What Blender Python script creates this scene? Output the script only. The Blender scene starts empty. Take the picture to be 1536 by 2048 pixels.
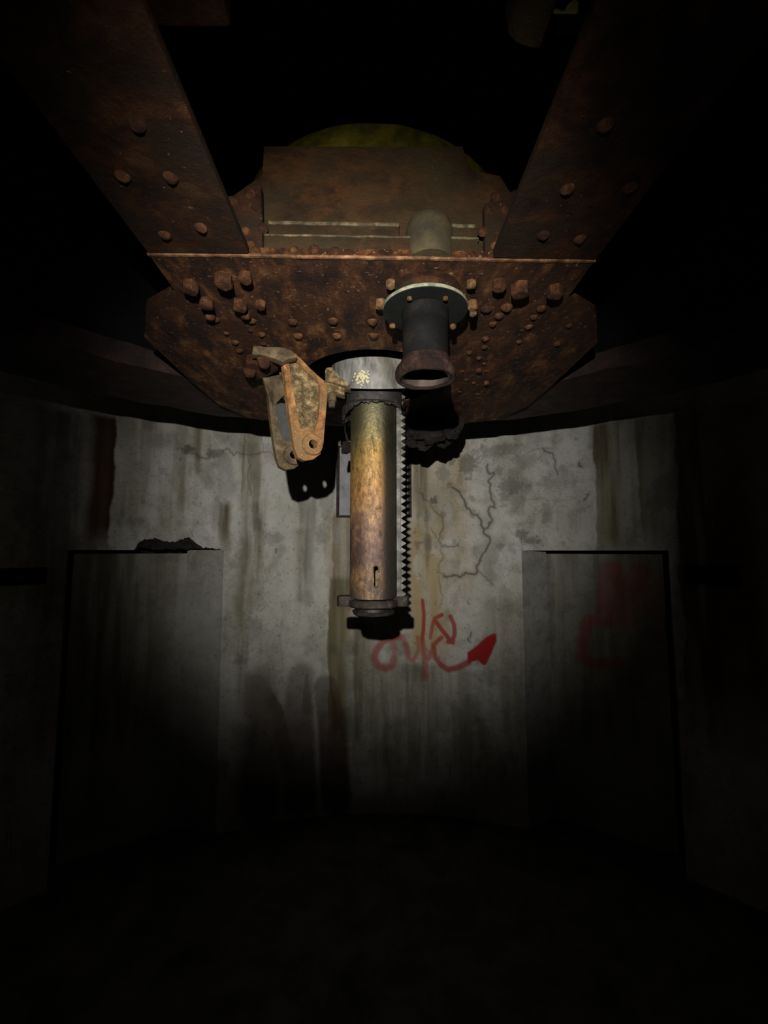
import bpy, bmesh, math, random
import numpy as np
from mathutils import Vector, Matrix, noise as mnoise
random.seed(7); mnoise.seed_set(7); rng = np.random.default_rng(7)
C = bpy.context.scene.collection
EYE = 2.6                                   # eye height above the pit floor; lengths below are measured from eye level

# ------------------------------------------------------------------ camera
F = 880.0; PITCH = math.atan(76/F); YAW = math.atan(21/F)
cam = bpy.data.cameras.new('camera'); co = bpy.data.objects.new('camera', cam); C.objects.link(co)
co.location = (0, 0, EYE); co.rotation_euler = (math.pi/2 + PITCH, 0, -YAW)
cam.sensor_fit = 'VERTICAL'; cam.sensor_height = 24; cam.lens = 24*F/2048; cam.clip_start = .02
bpy.context.scene.camera = co

# ------------------------------------------------------------------ world, light, exposure
w = bpy.data.worlds.new('world'); bpy.context.scene.world = w; w.use_nodes = True
w.node_tree.nodes['Background'].inputs[0].default_value = (.5, .55, .6, 1)
w.node_tree.nodes['Background'].inputs[1].default_value = 0.0
ld = bpy.data.lights.new('head_torch', 'SPOT'); lo = bpy.data.objects.new('head_torch', ld); C.objects.link(lo)
LAMP = Vector((-.08, -.30, .27))
lo.location = LAMP + Vector((0, 0, EYE))
ld.energy = 230; ld.color = (1.0, .955, .895); ld.shadow_soft_size = .012
ld.spot_size = math.radians(62); ld.spot_blend = 1.0
lo.rotation_euler = Vector((.07, 4.9, .40)).to_track_quat('-Z', 'Y').to_euler()
for nm, en, deg in (('head_torch_corona', 160, 71), ('head_torch_spill', 2.5, 116)):   # the wider, weaker rings of the same torch
    sd = bpy.data.lights.new(nm, 'SPOT'); so_ = bpy.data.objects.new(nm, sd); C.objects.link(so_)
    so_.location = lo.location; so_.rotation_euler = lo.rotation_euler; sd.energy = en; sd.color = ld.color; sd.shadow_soft_size = .012
    sd.spot_size = math.radians(deg); sd.spot_blend = 1.0
vs = bpy.context.scene.view_settings
vs.view_transform = 'Standard'; vs.look = 'None'; vs.exposure = 0.0; vs.gamma = 1; vs.use_curve_mapping = False

# ------------------------------------------------------------------ measuring helpers (sight lines from the eye point)
def sight(u, v):
    x, z = (u-768)/F, (1024-v)/F
    y2 = math.cos(PITCH)-z*math.sin(PITCH); z2 = math.sin(PITCH)+z*math.cos(PITCH)
    return Vector((x*math.cos(YAW)+y2*math.sin(YAW), -x*math.sin(YAW)+y2*math.cos(YAW), z2))
def on_z(u, v, z): r = sight(u, v); return r*(z/r.z)
def on_y(u, v, y): r = sight(u, v); return r*(y/r.y)
def on_plane(u, v, p, n): r = sight(u, v); return r*(p.dot(n)/r.dot(n))
PC, PR = .8, 3.8                            # pit axis (0, PC) and pit radius
def on_wall(u, v):
    r = sight(u, v); a = r.x**2+r.y**2; b = -2*r.y*PC; c = PC*PC-PR*PR
    return r*((-b+math.sqrt(b*b-4*a*c))/2/a)
def chart(p): return (math.atan2(p.x, p.y-PC)*PR, p.z)     # arc length along the pit wall, height

# ------------------------------------------------------------------ materials
def M(name): 
    m = bpy.data.materials.new(name); m.use_nodes = True
    nt = m.node_tree; return m, nt, nt.nodes['Principled BSDF']
def N(nt, t, **k):
    n = nt.nodes.new('ShaderNode'+t)
    for a, b in k.items():
        if a in n.inputs.keys(): n.inputs[a].default_value = b
        else: setattr(n, a, b)
    return n
def ramp(nt, fac, stops):
    r = nt.nodes.new('ShaderNodeValToRGB'); e = r.color_ramp.elements
    while len(e) < len(stops): e.new(.5)
    for q, (p, c) in zip(e, stops):
        q.position = p; q.color = (*c, 1) if len(c) == 3 else c
    nt.links.new(fac, r.inputs[0]); return r
def mix(nt, fac, a, b, mode='MIX'):
    m = nt.nodes.new('ShaderNodeMix'); m.data_type = 'RGBA'; m.blend_type = mode
    for v, i in ((fac, 0), (a, 6), (b, 7)):
        if hasattr(v, 'node'): nt.links.new(v, m.inputs[i])
        elif i == 0: m.inputs[0].default_value = v
        else: m.inputs[i].default_value = (*v, 1)
    return m.outputs[2]
def grey(v): return (v, v, v)
def noise_of(nt, co, scale, detail=6, rough=.6, dist=0, stretch=None):
    if stretch:
        mp = N(nt, 'Mapping'); mp.inputs['Scale'].default_value = stretch
        nt.links.new(co, mp.inputs[0]); co = mp.outputs[0]
    n = N(nt, 'TexNoise', Scale=scale, Detail=detail, Roughness=rough, Distortion=dist)
    nt.links.new(co, n.inputs[0]); return n.outputs[0]
def rust(name, cols, scale=9, rough=.55, bump=.5, fleck=None, fleck_at=.68, patch=None, metal=0, stretch=None, spec=.4, bscale=None):
    m, nt, b = M(name)
    tc = N(nt, 'TexCoord').outputs['Object']
    gp = N(nt, 'NewGeometry').outputs['Position']
    n1 = noise_of(nt, gp, scale, 9, .68, .3, stretch)
    st = [.33, .46, .56, .70]
    col = ramp(nt, n1, list(zip(st, cols))).outputs[0]
    if patch:
        n2 = noise_of(nt, gp, scale*.35, 5, .6, .5)
        col = mix(nt, ramp(nt, n2, [(.45, grey(0)), (.62, grey(1))]).outputs[0], col, patch)
    if fleck:
        n3 = noise_of(nt, gp, scale*5, 4, .7)
        col = mix(nt, ramp(nt, n3, [(fleck_at, grey(0)), (fleck_at+.05, grey(1))]).outputs[0], col, fleck)
    nt.links.new(col, b.inputs['Base Color'])
    n4 = noise_of(nt, gp, (bscale or scale*3), 8, .72)
    bp = N(nt, 'Bump', Strength=bump, Distance=.012); nt.links.new(n4, bp.inputs['Height'])
    nt.links.new(bp.outputs[0], b.inputs['Normal'])
    rr = ramp(nt, n1, [(.3, grey(min(1, rough+.2))), (.7, grey(rough-.1))]); nt.links.new(rr.outputs[0], b.inputs['Roughness'])
    b.inputs['Metallic'].default_value = metal; b.inputs['Specular IOR Level'].default_value = spec
    return m
m_plate = rust('rusty_plate', [(.005, .0017, .0009), (.020, .0064, .002), (.070, .023, .0055), (.19, .098, .036)], 13, .62, 1.2, stretch=(1.3, .5, 1.3), spec=.22,
               fleck=(.26, .19, .11), fleck_at=.63, patch=(.034, .011, .003), bscale=40)
m_girder = rust('rusty_girder', [(.008, .0028, .0012), (.022, .0075, .0028), (.045, .015, .0045), (.075, .034, .012)], 12, .66, .9, spec=.2,
                fleck=(.22, .18, .11), fleck_at=.66, patch=(.018, .010, .004))
m_web = rust('olive_rust_web', [(.007, .0035, .0012), (.019, .008, .0022), (.045, .017, .004), (.045, .026, .009)], 7, .65, .8, spec=.2,
             fleck=(.08, .06, .03), fleck_at=.68, patch=(.026, .017, .006), stretch=(1, 1, 1.5))
m_rivet = rust('rusty_rivet', [(.012, .004, .0018), (.035, .012, .004), (.075, .028, .009), (.15, .072, .027)], 26, .6, .8, spec=.25)
m_bolt = rust('sandy_rust_bolt', [(.04, .020, .008), (.09, .045, .016), (.15, .082, .032), (.27, .17, .08)], 44, .6, .8, spec=.25)
m_edge = rust('bright_rust_edge', [(.03, .012, .005), (.09, .04, .015), (.20, .10, .045), (.34, .20, .10)], 18, .5, .6)
m_lit_ledge = rust('lit_olive_edge', [(.018, .013, .005), (.035, .027, .012), (.075, .062, .03), (.16, .13, .07)], 26, .6, .4)  # pale olive strips, coloured as lamplight catching the angle-iron edges
m_sleeve = rust('olive_sleeve', [(.016, .012, .005), (.032, .024, .010), (.046, .035, .015), (.07, .055, .026)], 14, .65, .3)
m_crust = rust('wet_scale_crust', [(.004, .0028, .0022), (.008, .005, .004), (.014, .0085, .0065), (.03, .02, .016)], 16, .4, 1.2, fleck=(.16, .14, .12), fleck_at=.66)
m_broken = rust('shaded_broken_concrete', [(.012, .011, .009), (.022, .020, .016), (.034, .031, .025), (.06, .055, .045)], 30, .8, 1.0)  # broken concrete, coloured dark for the shade inside the recesses
m_ring = rust('dark_rust_ring', [(.007, .0035, .003), (.016, .007, .006), (.026, .011, .008), (.05, .026, .018)], 8, .65, .7)
m_cheek = rust('orange_rust_cast', [(.06, .028, .010), (.19, .085, .026), (.34, .155, .046), (.46, .30, .13)], 24, .6, .7, patch=(.17, .10, .04), fleck=(.42, .32, .16), fleck_at=.62)
m_panel = rust('flaking_cream_cast', [(.05, .032, .014), (.11, .075, .03), (.25, .17, .075), (.52, .42, .23)], 34, .62, 1.0, fleck=(.58, .50, .31), fleck_at=.62)
m_arm = rust('olive_cast', [(.030, .019, .009), (.060, .040, .019), (.10, .069, .032), (.19, .13, .065)], 18, .6, .6, fleck=(.26, .21, .12), fleck_at=.67)
m_pipe = rust('black_painted_pipe', [(.003, .0027, .0027), (.0045, .0042, .0042), (.006, .0056, .0055), (.013, .011, .009)], 10, .66, .25, spec=.07)
m_under = rust('matt_black_flange', [(.004, .004, .004), (.006, .006, .007), (.008, .010, .008), (.011, .012, .01)], 12, .75, .15, spec=.15)
m_lip = rust('purple_rust_lip', [(.006, .003, .0022), (.013, .006, .0045), (.026, .012, .008), (.06, .036, .026)], 20, .42, 1.0, spec=.22)
m_bore = rust('lit_brown_bore', [(.018, .013, .010), (.03, .022, .017), (.042, .031, .025), (.07, .055, .045)], 12, .6, .3, spec=.2)  # lighter brown stands in for torchlight just inside the mouth
m_rim = rust('pale_green_rim', [(.05, .055, .033), (.12, .13, .08), (.20, .20, .135), (.27, .24, .17)], 20, .6, .3)
m_black = rust('gap_black', [(.006, .006, .006), (.010, .010, .009), (.016, .015, .013), (.03, .026, .02)], 14, .4, .3)  # black stands for shade in the gap above the end cap
m_grease = rust('greasy_collar', [(.008, .0075, .007), (.015, .0135, .012), (.024, .020, .0165), (.07, .058, .043)], 18, .5, .4)
m_foot = rust('grey_brown_flange', [(.008, .006, .0045), (.017, .0125, .009), (.03, .022, .016), (.08, .06, .042)], 22, .5, .6, fleck=(.42, .36, .26), fleck_at=.70)
m_rack = rust('worn_steel_rack', [(.030, .028, .023), (.062, .058, .05), (.10, .096, .084), (.19, .175, .15)], 18, .45, .25)
m_moss = rust('mossy_yellow_drum', [(.07, .065, .005), (.17, .15, .012), (.32, .27, .025), (.50, .43, .08)], 6, .7, .4)
m_yellow = rust('yellow_paint', [(.30, .27, .08), (.42, .38, .12), (.50, .45, .16), (.55, .5, .25)], 20, .6, .3)
m_floor = rust('damp_floor', [(.03, .03, .027), (.06, .058, .05), (.09, .085, .075), (.12, .11, .10)], 3, .7, .5)
m_unlit = rust('unlit_black', [(.004, .004, .004), (.006, .006, .006), (.008, .008, .008), (.010, .01, .01)], 3, .9, .3, spec=.1)  # near-black colour so ceiling, barrier and wall pockets stay unlit

def drum_material():
    m, nt, b = M('worn_grey_drum')
    gp = N(nt, 'NewGeometry').outputs['Position']
    n1 = noise_of(nt, gp, 14, 8, .65, .2, (1.5, 1.5, .45))
    col = ramp(nt, n1, [(.34, (.045, .043, .037)), (.46, (.125, .12, .112)), (.56, (.20, .195, .187)), (.70, (.32, .305, .27))]).outputs[0]
    n2 = noise_of(nt, gp, 5, 4, .6)
    col = mix(nt, ramp(nt, n2, [(.50, grey(0)), (.62, grey(.7))]).outputs[0], col, (.095, .085, .055))
    # cream paint spatter around one spot of the shell
    v = N(nt, 'VectorMath', operation='DISTANCE'); nt.links.new(gp, v.inputs[0]); v.inputs[1].default_value = SPATTER
    near = ramp(nt, v.outputs['Value'], [(.02, grey(1)), (.10, grey(0))]).outputs[0]
    n3 = noise_of(nt, gp, 85, 2, .4)
    ad = N(nt, 'MixRGB'); ad.blend_type = 'MULTIPLY'; ad.inputs[0].default_value = 1
    nt.links.new(near, ad.inputs[1]); nt.links.new(n3, ad.inputs[2])
    col = mix(nt, ramp(nt, ad.outputs[0], [(.43, grey(0)), (.46, grey(1))]).outputs[0], col, (.50, .45, .25))
    nt.links.new(col, b.inputs['Base Color']); b.inputs['Roughness'].default_value = .5; b.inputs['Metallic'].default_value = .15
    bp = N(nt, 'Bump', Strength=.25, Distance=.01); nt.links.new(n1, bp.inputs['Height']); nt.links.new(bp.outputs[0], b.inputs['Normal'])
    return m
SPATTER = Vector((-.055, 2.0, .80 + EYE))
m_drum = drum_material()

def column_material(z0, z1):
    m, nt, b = M('ochre_rust_column')
    gp = N(nt, 'NewGeometry').outputs['Position']
    sp = N(nt, 'SeparateXYZ'); nt.links.new(gp, sp.inputs[0])
    mr = N(nt, 'MapRange'); nt.links.new(sp.outputs[2], mr.inputs[0])
    mr.inputs[1].default_value = z0; mr.inputs[2].default_value = z1
    nw = noise_of(nt, gp, 7, 7, .7, .4, (1, 1, .35))
    sc = N(nt, 'Math', operation='MULTIPLY_ADD'); nt.links.new(nw, sc.inputs[0]); sc.inputs[1].default_value = .36
    ofs = N(nt, 'Math', operation='SUBTRACT'); nt.links.new(mr.outputs[0], ofs.inputs[0]); ofs.inputs[1].default_value = .18
    nt.links.new(ofs.outputs[0], sc.inputs[2])
    col = ramp(nt, sc.outputs[0], [(.00, (.07, .055, .035)), (.10, (.24, .14, .065)), (.22, (.10, .055, .040)), (.36, (.26, .145, .075)),
                                   (.52, (.36, .185, .060)), (.66, (.33, .20, .055)), (.80, (.24, .20, .085)), (1.0, (.20, .18, .11))]).outputs[0]
    n2 = noise_of(nt, gp, 44, 8, .78, .2, (1, 1, .45))
    col = mix(nt, 1.0, col, ramp(nt, n2, [(.36, grey(.22)), (.50, grey(.75)), (.58, grey(1.0))]).outputs[0], 'MULTIPLY')
    col = mix(nt, ramp(nt, n2, [(.62, grey(0)), (.70, grey(.6))]).outputs[0], col, (.55, .43, .24))
    lowz = ramp(nt, mr.outputs[0], [(.30, grey(1)), (.46, grey(0))]).outputs[0]
    pt = N(nt, 'MixRGB'); pt.blend_type = 'MULTIPLY'; pt.inputs[0].default_value = 1; nt.links.new(lowz, pt.inputs[1])
    nt.links.new(ramp(nt, noise_of(nt, gp, 10, 6, .65, .6), [(.46, grey(0)), (.56, grey(.85))]).outputs[0], pt.inputs[2])
    col = mix(nt, pt.outputs[0], col, (.060, .034, .028))          # purple-brown scale low down
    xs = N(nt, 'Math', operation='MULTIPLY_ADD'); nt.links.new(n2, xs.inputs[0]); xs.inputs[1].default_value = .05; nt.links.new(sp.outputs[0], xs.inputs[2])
    col = mix(nt, ramp(nt, xs.outputs[0], [(.062, grey(0)), (.085, grey(.93))]).outputs[0], col, (.022, .021, .015))   # blackish band down the rack side
    gz = N(nt, 'Math', operation='MULTIPLY_ADD'); nt.links.new(nw, gz.inputs[0]); gz.inputs[1].default_value = .25; nt.links.new(mr.outputs[0], gz.inputs[2])
    col = mix(nt, ramp(nt, gz.outputs[0], [(.84, grey(0)), (1.06, grey(.7))]).outputs[0], col, (.12, .11, .07))
    nt.links.new(col, b.inputs['Base Color'])
    nt.links.new(ramp(nt, mr.outputs[0], [(.45, grey(.25)), (.62, grey(.4)), (.80, grey(.9))]).outputs[0], b.inputs['Metallic'])
    rr = ramp(nt, n2, [(.35, grey(.60)), (.7, grey(.40))]); nt.links.new(rr.outputs[0], b.inputs['Roughness'])
    n4 = noise_of(nt, gp, 60, 6, .7)
    bp = N(nt, 'Bump', Strength=.45, Distance=.008); nt.links.new(n4, bp.inputs['Height']); nt.links.new(bp.outputs[0], b.inputs['Normal'])
    return m

def wall_material():
    m, nt, b = M('stained_concrete')
    gp = N(nt, 'NewGeometry').outputs['Position']
    at = N(nt, 'Attribute', attribute_name='wear'); at2 = N(nt, 'Attribute', attribute_name='paint')
    s1 = N(nt, 'SeparateColor'); nt.links.new(at.outputs['Color'], s1.inputs[0])
    s2 = N(nt, 'SeparateColor'); nt.links.new(at2.outputs['Color'], s2.inputs[0])
    n1 = noise_of(nt, gp, 1.6, 8, .65, .2, (1, 1, .45))
    col = ramp(nt, n1, [(.32, (.36, .355, .30)), (.46, (.52, .51, .465)), (.56, (.60, .59, .565)), (.68, (.66, .655, .655))]).outputs[0]
    n2 = noise_of(nt, gp, 9, 8, .7, .2)
    col = mix(nt, 1.0, col, ramp(nt, n2, [(.34, grey(.72)), (.50, grey(1)), (.7, grey(1))]).outputs[0], 'MULTIPLY')
    n3 = noise_of(nt, gp, 60, 4, .6)
    n5 = noise_of(nt, gp, 4.2, 7, .7, .8)
    col = mix(nt, 1.0, col, ramp(nt, n5, [(.34, (.74, .74, .68)), (.47, (.91, .905, .88)), (.60, (1, 1, 1))]).outputs[0], 'MULTIPLY')
    col = mix(nt, 1.0, col, ramp(nt, n3, [(.30, grey(.7)), (.45, grey(1)), (.7, grey(1))]).outputs[0], 'MULTIPLY')
    col = mix(nt, s2.outputs[1], col, (.44, .35, .20))             # warm beige seepage
    col = mix(nt, s2.outputs[2], col, (.62, .62, .56))             # lime bloom
    col = mix(nt, s1.outputs[2], col, (.15, .135, .065))           # olive run-off
    col = mix(nt, s1.outputs[1], col, (.055, .022, .010))          # brown marks, iron stain
    col = mix(nt, s1.outputs[0], col, (.060, .056, .044))          # grime, cracks
    col = mix(nt, s2.outputs[0], col, (.34, .010, .010))           # red spray paint
    nt.links.new(col, b.inputs['Base Color']); b.inputs['Roughness'].default_value = .85
    b.inputs['Specular IOR Level'].default_value = .15
    bp = N(nt, 'Bump', Strength=.35, Distance=.02); nt.links.new(n2, bp.inputs['Height'])
    bp2 = N(nt, 'Bump', Strength=.2, Distance=.006); nt.links.new(n3, bp2.inputs['Height']); nt.links.new(bp.outputs[0], bp2.inputs['Normal'])
    nt.links.new(bp2.outputs[0], b.inputs['Normal'])
    return m
m_wall = wall_material()

# ------------------------------------------------------------------ object helpers
def tag(o, label=None, cat=None, group=None, kind=None):
    for k, v in (('label', label), ('category', cat), ('group', group), ('kind', kind)):
        if v: o[k] = v
    return o
def thing(name, loc, label, cat, group=None):
    o = bpy.data.objects.new(name, None); C.objects.link(o); o.location = Vector(loc)+Vector((0, 0, EYE)); o.empty_display_size = .1
    bpy.context.view_layer.update(); return tag(o, label, cat, group)
def place(name, me, mat, parent, centre):
    o = bpy.data.objects.new(name, me); C.objects.link(o)
    if mat and not me.materials: me.materials.append(mat)
    wl = Vector(centre)+Vector((0, 0, EYE))
    if parent is not None:
        base = parent.location.copy(); q = parent.parent
        while q is not None: base += q.location; q = q.parent
        o.parent = parent; wl = wl-base
    o.location = wl; return o
def obj(name, bm, mat, parent=None, smooth=True, sharp=38):
    bmesh.ops.recalc_face_normals(bm, faces=bm.faces)
    cs = [v.co for v in bm.verts]
    c = (Vector(map(min, zip(*cs)))+Vector(map(max, zip(*cs))))/2
    for v in bm.verts: v.co -= c
    me = bpy.data.meshes.new(name); bm.to_mesh(me); bm.free()
    if smooth: me.shade_smooth(); me.set_sharp_from_angle(angle=math.radians(sharp))
    return place(name, me, mat, parent, c)
def box(bm, lo, hi, bev=0, cuts=0):
    a = bmesh.new(); bmesh.ops.create_cube(a, size=1)
    lo = Vector(lo); hi = Vector(hi)
    for v in a.verts: v.co = Vector((lo[i]+(v.co[i]+.5)*(hi[i]-lo[i]) for i in range(3)))
    if bev: bmesh.ops.bevel(a, geom=a.edges[:], offset=bev, segments=2, profile=.6, affect='EDGES')
    if cuts: bmesh.ops.subdivide_edges(a, edges=a.edges[:], cuts=cuts, use_grid_fill=True)
    merge(bm, a)
def merge(bm, a):
    me = bpy.data.meshes.new('t'); a.to_mesh(me); a.free(); bm.from_mesh(me); bpy.data.meshes.remove(me)
def lathe(bm, c, prof, seg=48, close=True, axis=None, a0=0, a1=2*math.pi):
    c = Vector(c); R = Vector((0, 0, 1)).rotation_difference(Vector(axis)).to_matrix() if axis is not None else Matrix.Identity(3)
    full = abs(a1-a0-2*math.pi) < 1e-6; rows = []
    for i in range(seg if full else seg+1):
        t = a0+(a1-a0)*i/seg
        rows.append([bm.verts.new(c+R@Vector((r*math.cos(t), r*math.sin(t), z))) for r, z in prof])
    n = len(prof); m = len(rows)
    for i in range(m if full else m-1):
        A, B = rows[i], rows[(i+1) % m]
        for j in range(n if close else n-1):
            bm.faces.new((A[j], B[j], B[(j+1) % n], A[(j+1) % n]))
    if close and not full:
        bm.faces.new(rows[0]); bm.faces.new(rows[-1])
def prism(bm, pts, vec, bev=0):
    a = bmesh.new(); vec = Vector(vec)
    f = a.faces.new([a.verts.new(Vector(p)) for p in pts])
    r = bmesh.ops.extrude_face_region(a, geom=[f]); bmesh.ops.translate(a, verts=[v for v in r['geom'] if isinstance(v, bmesh.types.BMVert)], vec=vec)
    bmesh.ops.recalc_face_normals(a, faces=a.faces)
    if bev: bmesh.ops.bevel(a, geom=a.edges[:], offset=bev, segments=2, profile=.6, affect='EDGES')
    merge(bm, a)
def roughen(bm, amp, freq, seed=0):
    for v in bm.verts:
        d = mnoise.noise_vector(v.co*freq+Vector((seed, seed*2, 0)))
        v.co += d*amp
def cut(o, cutter):
    bmesh.ops.recalc_face_normals(cutter, faces=cutter.faces)
    me = bpy.data.meshes.new('cut'); cutter.to_mesh(me); cutter.free()
    c = bpy.data.objects.new('cut', me); C.objects.link(c); c.location = (0, 0, EYE); bpy.context.view_layer.update()
    md = o.modifiers.new('b', 'BOOLEAN'); md.operation = 'DIFFERENCE'; md.object = c; md.solver = 'EXACT'
    dg = bpy.context.evaluated_depsgraph_get(); dg.update()
    nm = bpy.data.meshes.new_from_object(o.evaluated_get(dg)); o.modifiers.clear(); old = o.data; o.data = nm
    nm.name = o.name; bpy.data.objects.remove(c); bpy.data.meshes.remove(me)
    nm.set_sharp_from_angle(angle=math.radians(38))

# ------------------------------------------------------------------ wear painted on the wall: strokes in (arc, height)
def vnoise(x, y, seed):
    xi = np.floor(x).astype(int); yi = np.floor(y).astype(int); fx = x-xi; fy = y-yi
    fx = fx*fx*(3-2*fx); fy = fy*fy*(3-2*fy)
    def h(a, b): 
        n = (a*374761393+b*668265263+seed*974711) & 0x7fffffff
        n = ((n ^ (n >> 13))*1274126177) & 0x7fffffff
        return ((n ^ (n >> 16)) & 0xffff)/65535.
    return (h(xi, yi)*(1-fx)+h(xi+1, yi)*fx)*(1-fy)+(h(xi, yi+1)*(1-fx)+h(xi+1, yi+1)*fx)*fy
def fbm(x, y, seed, o=4):
    t = 0; a = .5
    for i in range(o): t = t+a*vnoise(x*2**i, y*2**i, seed+i); a *= .5
    return t/(1-.5**o)
def sstep(a, b, x): t = np.clip((x-a)/(b-a), 0, 1); return t*t*(3-2*t)
WPX = 4.55/F                                # one sight unit on the wall, in metres
class Wear:
    def __init__(self, s, z, conv):
        self.s, self.z, self.conv = s, z, conv
        k = np.zeros_like(s); self.grime, self.brown, self.olive, self.red, self.warm, self.lime = (k.copy() for _ in range(6))
        self.js = (fbm(s*14, z*14, 5)-.5)*.05; self.jz = (fbm(s*14, z*14, 9)-.5)*.05
        self.fine = fbm(s*55, z*55, 21)
        self.streak = fbm(s*16, z*1.1, 31, 5)
    def pts(self, P): return [chart(self.conv(u, v)) for u, v in P]
    def dist(self, P, jitter=0):
        s = self.s+self.js*jitter; z = self.z+self.jz*jitter; best = np.full_like(s, 9.); tt = np.zeros_like(s)
        Q = self.pts(P); n = len(Q)-1
        for i in range(n):
            (a, b), (c, d) = Q[i], Q[i+1]; ex, ez = c-a, d-b; L = ex*ex+ez*ez+1e-12
            t = np.clip(((s-a)*ex+(z-b)*ez)/L, 0, 1); q = np.hypot(s-a-t*ex, z-b-t*ez)
            m = q < best; best = np.where(m, q, best); tt = np.where(m, (i+t)/n, tt)
        return best/WPX, tt
    def stroke(self, ch, P, w0, w1=None, a0=1, a1=None, soft=2, jitter=0):
        d, t = self.dist(P, jitter); w = w0+(w1-w0)*t if w1 is not None else w0; a = a0+(a1-a0)*t if a1 is not None else a0
        k = a*(1-sstep(w/2-soft/2, w/2+soft/2, d)); A = getattr(self, ch); np.maximum(A, k, out=A)
    def fill(self, ch, P, a, soft=2):
        Q = self.pts(P); ins = np.zeros(self.s.shape, bool)
        for i in range(len(Q)):
            (x0, y0), (x1, y1) = Q[i], Q[(i+1) % len(Q)]
            c = ((y0 > self.z) != (y1 > self.z)) & (self.s < (x1-x0)*(self.z-y0)/(y1-y0+1e-12)+x0); ins ^= c
        d, _ = self.dist(P+[P[0]]); sd = np.where(ins, -d, d)
        A = getattr(self, ch); np.maximum(A, a*(1-sstep(-soft/2, soft/2, sd)), out=A)
    def blot(self, ch, u, v, rx, ry, a, edge=1.1):
        (s0, z0), = self.pts([(u, v)])
        d = np.hypot((self.s-s0+self.js)/(rx*WPX), (self.z-z0+self.jz)/(ry*WPX))+(self.fine-.5)*edge
        A = getattr(self, ch); np.maximum(A, a*(1-sstep(.55, 1.1, d)), out=A)
    def run(self, ch, u, v0, v1, wl, wr, a, sharp='l', tex=.5):
        # a run of water down the wall: one crisp side, one soft side
        (s0, z0), = self.pts([(u, v0)]); z1 = self.pts([(u, v1)])[0][1]
        x = (self.s-s0)/WPX+(fbm(self.z*3+u, self.z*0+u, 3)-.5)*14+(fbm(self.z*14+u, self.z*0, 4)-.5)*4
        l = sstep(-wl-(2 if sharp == 'l' else wl*.8), -wl+(2 if sharp == 'l' else wl*.5), x)
        r = 1-sstep(wr-(2 if sharp == 'r' else wr*.5), wr+(2 if sharp == 'r' else wr*.8), x)
        t = sstep(z1-.10, z1+.25, self.z)*(1-sstep(z0-.02, z0+.06, self.z))
        k = a*l*r*t*(1-tex+tex*2*sstep(.3, .7, self.streak)*.7)
        A = getattr(self, ch); np.maximum(A, np.clip(k, 0, 1), out=A)
    def store(self, me):
        n = len(me.vertices)
        for nm, ch in (('wear', (self.grime, self.brown, self.olive)), ('paint', (self.red, self.warm, self.lime))):
            a = me.color_attributes.new(nm, 'FLOAT_COLOR', 'POINT'); d = np.ones((n, 4), np.float32)
            for i in range(3): d[:, i] = np.clip(ch[i], 0, 1)
            a.data.foreach_set('color', d.ravel())
def common_wear(W):
    st = W.streak; f = W.fine
    W.olive = np.maximum(W.olive, .12*sstep(.55, .75, st)*sstep(.35, .7, fbm(W.s*1.3, W.z*.6, 77)))
    W.grime = np.maximum(W.grime, .30*sstep(.56, .74, fbm(W.s*6, W.z*4, 61)))
    W.grime = np.maximum(W.grime, .5*sstep(.72, .80, f))
    W.lime = np.maximum(W.lime, .45*sstep(.50, .68, fbm(W.s*2.5, W.z*1.2, 90)))
def crackline(P, n=5, amp=7, seed=1):
    r = random.Random(seed)
    for _ in range(3):
        out = [P[0]]
        for a, b in zip(P, P[1:]):
            out += [((a[0]+b[0])/2+r.uniform(-amp, amp), (a[1]+b[1])/2+r.uniform(-amp, amp)), b]
        P = out; amp *= .5
    return P
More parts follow.
